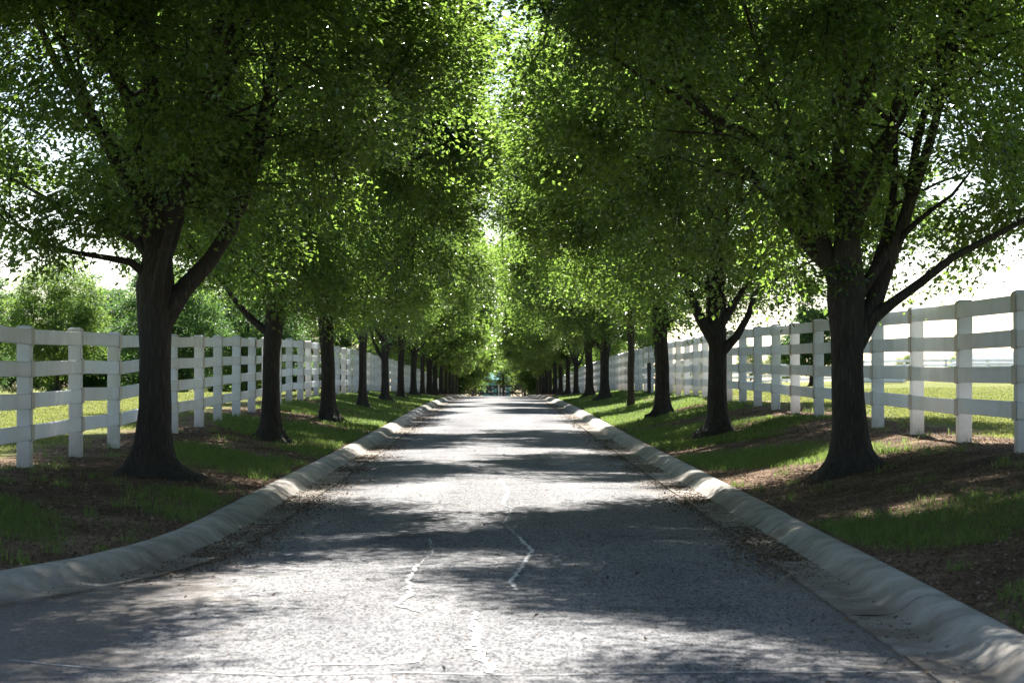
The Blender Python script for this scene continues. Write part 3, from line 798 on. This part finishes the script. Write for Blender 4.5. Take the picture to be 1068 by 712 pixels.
def paddock_fence(a, b, n, label):
    root = empty('paddock_fence', (a[0], a[1], gz(*a)))
    tag(root, label, 'fence', 'white paddock fences beyond the right fence')
    pm = MB().box((0, 0, .6), (.14, .14, 1.5), 0, .006).mesh('post'); pm.materials.append(M_VINYL)
    pts = []
    for q in range(n + 1):
        t = q / n; x = a[0] + (b[0] - a[0]) * t; y = a[1] + (b[1] - a[1]) * t
        pts.append(Vector((x, y, gz(x, y))))
    for q, p in enumerate(pts):
        o = bpy.data.objects.new('post', pm); COL.objects.link(o); o.parent = root; o.location = p - root.location
        if q < n:
            for zr in (.38, .68, .98, 1.26):
                m = MB().bar(p + Vector((0, -.09, zr)) - root.location, pts[q + 1] + Vector((0, -.09, zr)) - root.location, .045, .15)
                if q < 25: m.build('rail', M_RAIL, root)
                else: far_ = m.build('rail', M_RAIL, root)
paddock_fence((9.5, 137), (46, 135), 15, 'far white paddock fence running across the right field')
paddock_fence((6.6, 66), (9.5, 134), 24, 'white cross fence running away from the drive behind the right fence')

# ------------------------------------------------------------------ gate, shed, house, stake
def gate():
    y = 197.0; z = gz(0, y)
    z = float(Z_ROAD(y)) + EYE
    root = empty('farm_gate', (0.1, y, z)); tag(root, 'dark timber gate with crossed braces closing the far end of the drive', 'gate')
    for s in (-1, 1):
        MB().box((s * 2.2, 0, .75), (.2, .2, 1.7), 0, .02).build('gate_post', M_DARKWOOD, root)
        lf = MB()
        x0, x1 = s * .06, s * 2.06
        for zz in (.2, .62, 1.2): lf.bar((x0, 0, zz), (x1, 0, zz), .07, .14)
        for xx in (x0 + s * .06, x1 - s * .06): lf.bar((xx, .045, .12), (xx, .045, 1.3), .12, .05)
        lf.bar((x0, .10, .2), (x1, .10, 1.2), .06, .10); lf.bar((x0, .15, 1.2), (x1, .15, .2), .06, .10)
        lf.build('gate_leaf', M_DARKWOOD, root)
gate()
def shed():
    x, y = -.15, 214; z = gz(x - 3, y) - .1
    z = float(Z_ROAD(y)) + EYE - .15
    root = empty('garden_shed', (x, y, z)); tag(root, 'small turquoise shed seen through the leaves beyond the dark gate', 'shed')
    MB().box((0, 0, 1.1), (2.6, 2.4, 2.2), 0, .02).build('wall', M_TEAL, root)
    r = MB(); r.poly([(-1.5, -1.4, 2.2), (1.5, -1.4, 2.2), (1.5, 1.4, 2.2), (-1.5, 1.4, 2.2), (-1.5, 0, 3.0), (1.5, 0, 3.0)], [(0, 1, 5, 4), (2, 3, 4, 5), (0, 4, 3), (1, 2, 5), (0, 3, 2, 1)])
    r.build('roof', M_TEAL, root)
    d = MB().box((.55, -1.23, 1.0), (.85, .05, 1.9), 0, .01).build('door', M_TRIM, root)
    MB().box((.25, -1.28, 1.0), (.05, .05, .14)).build('handle', M_DARKWOOD, d)
    w = MB().box((-.65, -1.225, 1.35), (.7, .04, .6)).build('window', M_TRIM, root)
    MB().box((-.65, -1.255, 1.35), (.58, .03, .48)).build('pane', M_GLASS, w)
shed()
def house():
    x, y = 80, 345; z = gz(x, y)
    root = empty('farmhouse', (x, y, z + .2), -.1); tag(root, 'low pale house with grey hipped roof behind the far paddock fence', 'house')
    MB().box((0, 0, 1.5), (22, 10, 3.0)).build('wall', M_SIDING, root)
    r = MB(); r.poly([(-11.6, -5.6, 3.0), (11.6, -5.6, 3.0), (11.6, 5.6, 3.0), (-11.6, 5.6, 3.0), (-8.2, 0, 4.7), (8.2, 0, 4.7)], [(0, 1, 5, 4), (2, 3, 4, 5), (0, 4, 3), (1, 2, 5), (0, 3, 2, 1)])
    rf = r.build('roof', M_ROOF, root)
    MB().box((4, .8, 4.7), (.8, .8, 1.3)).build('chimney', M_SIDING, rf)
    for wx in (-8.5, -5.5, 3, 6, 9):
        w = MB().box((wx, -5.03, 1.7), (1.5, .08, 1.3)).build('window', M_TRIM, root)
        MB().box((wx, -5.09, 1.7), (1.25, .06, 1.05)).build('pane', M_GLASS, w)
    d = MB().box((-1, -5.03, 1.1), (1.1, .08, 2.1)).build('door', M_TRIM, root)
    MB().box((-.65, -5.1, 1.05), (.08, .08, .08)).build('handle', M_DARKWOOD, d)
house()
sx, sy = 4.95, 73.0
sx, sy = 4.05, 61.5
st = MB().box((0, 0, .36), (.10, .07, 1.0), 0, .012).bar((-.0, -.045, .72), (.0, .045, .72), .12, .05)
o = st.build('marker_stake', M_RUST); o.location = (sx, sy, gz(sx, sy)); tag(o, 'short dark stake standing on the verge by the right fence', 'stake')
# pale covered hay feeder in the far paddock
hx, hy = 21.0, 128.0
m = MB(); m.box((0, 0, .32), (3.0, 1.5, .5), 0, .05)
m.poly([(-1.7, -.9, .57), (1.7, -.9, .57), (1.7, .9, .57), (-1.7, .9, .57), (-.9, 0, .95), (.9, 0, .95)], [(0, 1, 5, 4), (2, 3, 4, 5), (0, 4, 3), (1, 2, 5), (0, 3, 2, 1)])
o = m.build('covered_trough', M_TRIM); o.location = (hx, hy, gz(hx, hy)); tag(o, 'low white covered trough in the paddock by the far fence', 'trough')

# ------------------------------------------------------------------ grass, litter
def patch(x, y, f=1.0, o=0.0):
    s = 0
    for (a, b, p, w) in _nk[:9]: s = s + w * np.sin(f * (a * 1.1 * x + b * .5 * y) + p + o)
    return s / 4.0
def blades(name, x, y, hgt, mat, width, g, tint_bias=0.0):
    n = len(x)
    z = terrain(x, y) - .006
    az = g.uniform(0, 2 * PI, n); lean = g.uniform(.1, .8, n)
    h = hgt * g.uniform(.5, 1.35, n); w = width * g.uniform(.7, 1.3, n)
    dx, dy = np.cos(az), np.sin(az); px, py = -dy, dx
    b = np.stack([x, y, z], 1); pv = np.stack([px, py, np.zeros(n)], 1)
    mid = b + np.stack([dx * lean * h * .25, dy * lean * h * .25, h * .6], 1)
    tip = b + np.stack([dx * lean * h * .9, dy * lean * h * .9, h * (1 - .35 * lean)], 1)
    V = np.stack([b - pv * w[:, None] / 2, b + pv * w[:, None] / 2, mid + pv * w[:, None] * .4, mid - pv * w[:, None] * .4, tip], 1).reshape(-1, 3)
    i = np.arange(n)[:, None] * 5
    F = np.concatenate([i + [[0, 1, 2]], i + [[0, 2, 3]], i + [[3, 2, 4]]], 1).reshape(-1, 3)
    t = np.clip(g.normal(.45 + tint_bias, .22, n), 0, 1)
    return link(name, np_mesh(name, V, F, False, attr=np.repeat(t, 3)), mat)
g = np.random.default_rng(5)
def verge_points(n, d0, d1, power=1.0):
    u = g.uniform(0, 1, n); y = d0 * (d1 / d0) ** u
    side = g.choice([-1, 1], n)
    kb = np.where(side < 0, kerb_l(y), KB_R)
    x = kb + .03 + g.uniform(0, 1, n) * (4.7 - kb)
    return side * x, y, side, kb
x, y, s, kb = verge_points(700000, 9.0, 90)
ax = np.abs(x)
far = np.clip((y - 20) / 25, 0, 1)
dens = patch(x, y) * .8 + .14 + .25 * patch(x, y, 3.1, .7) + .55 * far - np.clip((ax - 3.3) / 1.0, 0, 1) * (.75 - .25 * far) - np.exp(-((ax - kb) / .12) ** 2) * .2
dt = np.full(len(x), 9.0)
for row, sd in ((LEFT, -1), (RIGHT, 1)):
    for (d, lat, *_r) in row: dt = np.minimum(dt, np.hypot(x - sd * lat, (y - d) * .7))
dens = dens - np.exp(-(dt / .75) ** 2) * 1.0
keep = g.uniform(0, 1, len(x)) < np.clip(dens * 1.5, 0, 1) ** 1.2
x, y = x[keep], y[keep]
gr = blades('grass', x, y,   .05 + .0006 * np.clip(y - 12, 0, 40), M_GRASS, .0042 + .00022 * np.clip(y - 15, 0, 60), g); tag(gr, 'patchy short grass on the shaded verges', 'grass', kind='stuff')
# weed tufts
cx, cy, s, kb = verge_points(260, 9.5, 45)
rep = 26
tx = np.repeat(cx, rep) + g.normal(0, .045, len(cx) * rep); ty = np.repeat(cy, rep) + g.normal(0, .045, len(cx) * rep)
ok = np.abs(tx) > np.where(tx < 0, kerb_l(ty), KB_R) + .01
tf = blades('weeds', tx[ok], ty[ok], .085, M_GRASS, .0055, g, .2); tag(tf, 'taller weed tufts dotted over the verges', 'weeds', kind='stuff')
# grass of the open fields along the fences
n = 240000
y = 19 * (95 / 19) ** g.uniform(0, 1, n); sd = g.choice([-1, 1], n)
x = sd * (4.75 + np.abs(g.normal(0, 1, n)) * (1.5 + y * .07))
kk = patch(x, y) + np.clip((np.abs(x) - 5.2) / .8, -.6, 1.2) > g.uniform(-.2, 1, n) * .9
fg = blades('field_grass', x[kk], y[kk], .035, M_FIELDGRASS, .007 + .0003 * y[kk], g, .1); tag(fg, 'sunlit mown grass of the open fields behind the fences', 'grass', kind='stuff')

# fallen leaves and mulch
def litter(n, d0, d1):
    u = g.uniform(0, 1, n); y = d0 * (d1 / d0) ** u
    sd = g.choice([-1, 1], n); kb = np.where(sd < 0, kerb_l(y), KB_R)
    kind = g.uniform(0, 1, n)
    xv = kb + .02 + g.uniform(0, 1, n) * (4.9 - kb)
    xg = kb - .30 - np.abs(g.normal(0, .20, n)) + .06
    gut = kind < .40
    clump_ = np.clip(patch(xg * .3, y, 1.6, 1.3) * .8 + .5, 0.03, 1)
    ok = np.where(gut, g.uniform(0, 1, n) < clump_ * np.clip((y - 9.5) / 5, .04, 1), True)
    ax = np.where(gut, xg, xv); x = sd * ax
    road_n = kind > .9965
    x = np.where(road_n, g.uniform(-1.6, 1.6, n), x)
    gut = gut | road_n
    x, y, gut, kb, ax = x[ok], y[ok], gut[ok], kb[ok], np.abs(x[ok])
    z = terrain(x, y) + .008
    zr = Z_ROAD(y) + EYE + .012 + .016 * np.clip(1 - (ax / 1.7) ** 2, 0, 1)
    uu = ax - (kb - .44)
    prof_z = np.interp(uu, [p[0] for p in PROFILE[1:11]], [p[1] for p in PROFILE[1:11]])
    z = np.where(gut, np.where(uu > 0, Z_ROAD(y) + EYE + prof_z + .006, zr), z)
    pos = np.stack([x, y, z], 1)
    dr = g.normal(0, 1, (len(x), 3)); dr[:, 2] *= .22
    t = np.clip(g.beta(1.5, 2.6, len(x)), 0, 1)
    return leaf_mesh('fallen_leaves', pos, dr, t, .024, g, .6, 2.2)
o = link('fallen_leaves', litter(170000, 8.0, 75), M_LITTER); tag(o, 'dry brown leaf litter on the verges and in the gutters', 'leaf litter', kind='stuff')

# ------------------------------------------------------------------ light, sky, camera
SUN_EL, SUN_AZ = math.radians(50), math.radians(4)
S = Vector((math.sin(SUN_AZ) * math.cos(SUN_EL), math.cos(SUN_AZ) * math.cos(SUN_EL), math.sin(SUN_EL)))
sl = bpy.data.lights.new('sun', 'SUN'); sl.energy = 5.0; sl.angle = math.radians(.53); sl.color = (1, .965, .92)
so = bpy.data.objects.new('sun', sl); so.rotation_euler = S.to_track_quat('Z', 'Y').to_euler(); so.location = (0, 0, 30); COL.objects.link(so)
w = bpy.data.worlds.new('World'); scene.world = w; w.use_nodes = True
nt = w.node_tree; nt.nodes.clear()
sky = nt.nodes.new('ShaderNodeTexSky'); sky.sky_type = 'NISHITA'; sky.sun_disc = False
sky.sun_elevation = SUN_EL; sky.sun_rotation = SUN_AZ; sky.air_density = 1.0; sky.dust_density = 1.0; sky.ozone_density = 1.0; sky.altitude = 300
bg = nt.nodes.new('ShaderNodeBackground'); bg.inputs[1].default_value = .05
wo = nt.nodes.new('ShaderNodeOutputWorld')
nt.links.new(sky.outputs[0], bg.inputs[0]); nt.links.new(bg.outputs[0], wo.inputs[0])

cam = bpy.data.cameras.new('camera'); cam.sensor_width = 36; cam.lens = 2400 / 1068 * 36
cam.clip_start = .1; cam.clip_end = 3000
co = bpy.data.objects.new('camera', cam); COL.objects.link(co)
co.location = (0, 0, EYE)
co.rotation_euler = (math.radians(90) + math.atan(44 / 2400), 0, -math.atan(15 / 2400))
cam.dof.use_dof = True; cam.dof.focus_distance = 26; cam.dof.aperture_fstop = 8
scene.camera = co

scene.render.engine = 'CYCLES'
c = scene.cycles
c.use_denoising = True
c.use_adaptive_sampling = True; c.adaptive_threshold = .015
c.max_bounces = 7; c.diffuse_bounces = 2; c.glossy_bounces = 2; c.transmission_bounces = 2; c.transparent_max_bounces = 6
c.sample_clamp_indirect = 6; c.caustics_reflective = False; c.caustics_refractive = False
scene.view_settings.view_transform = 'Standard'; scene.view_settings.look = 'None'
scene.view_settings.exposure = 2.35; scene.view_settings.gamma = 1
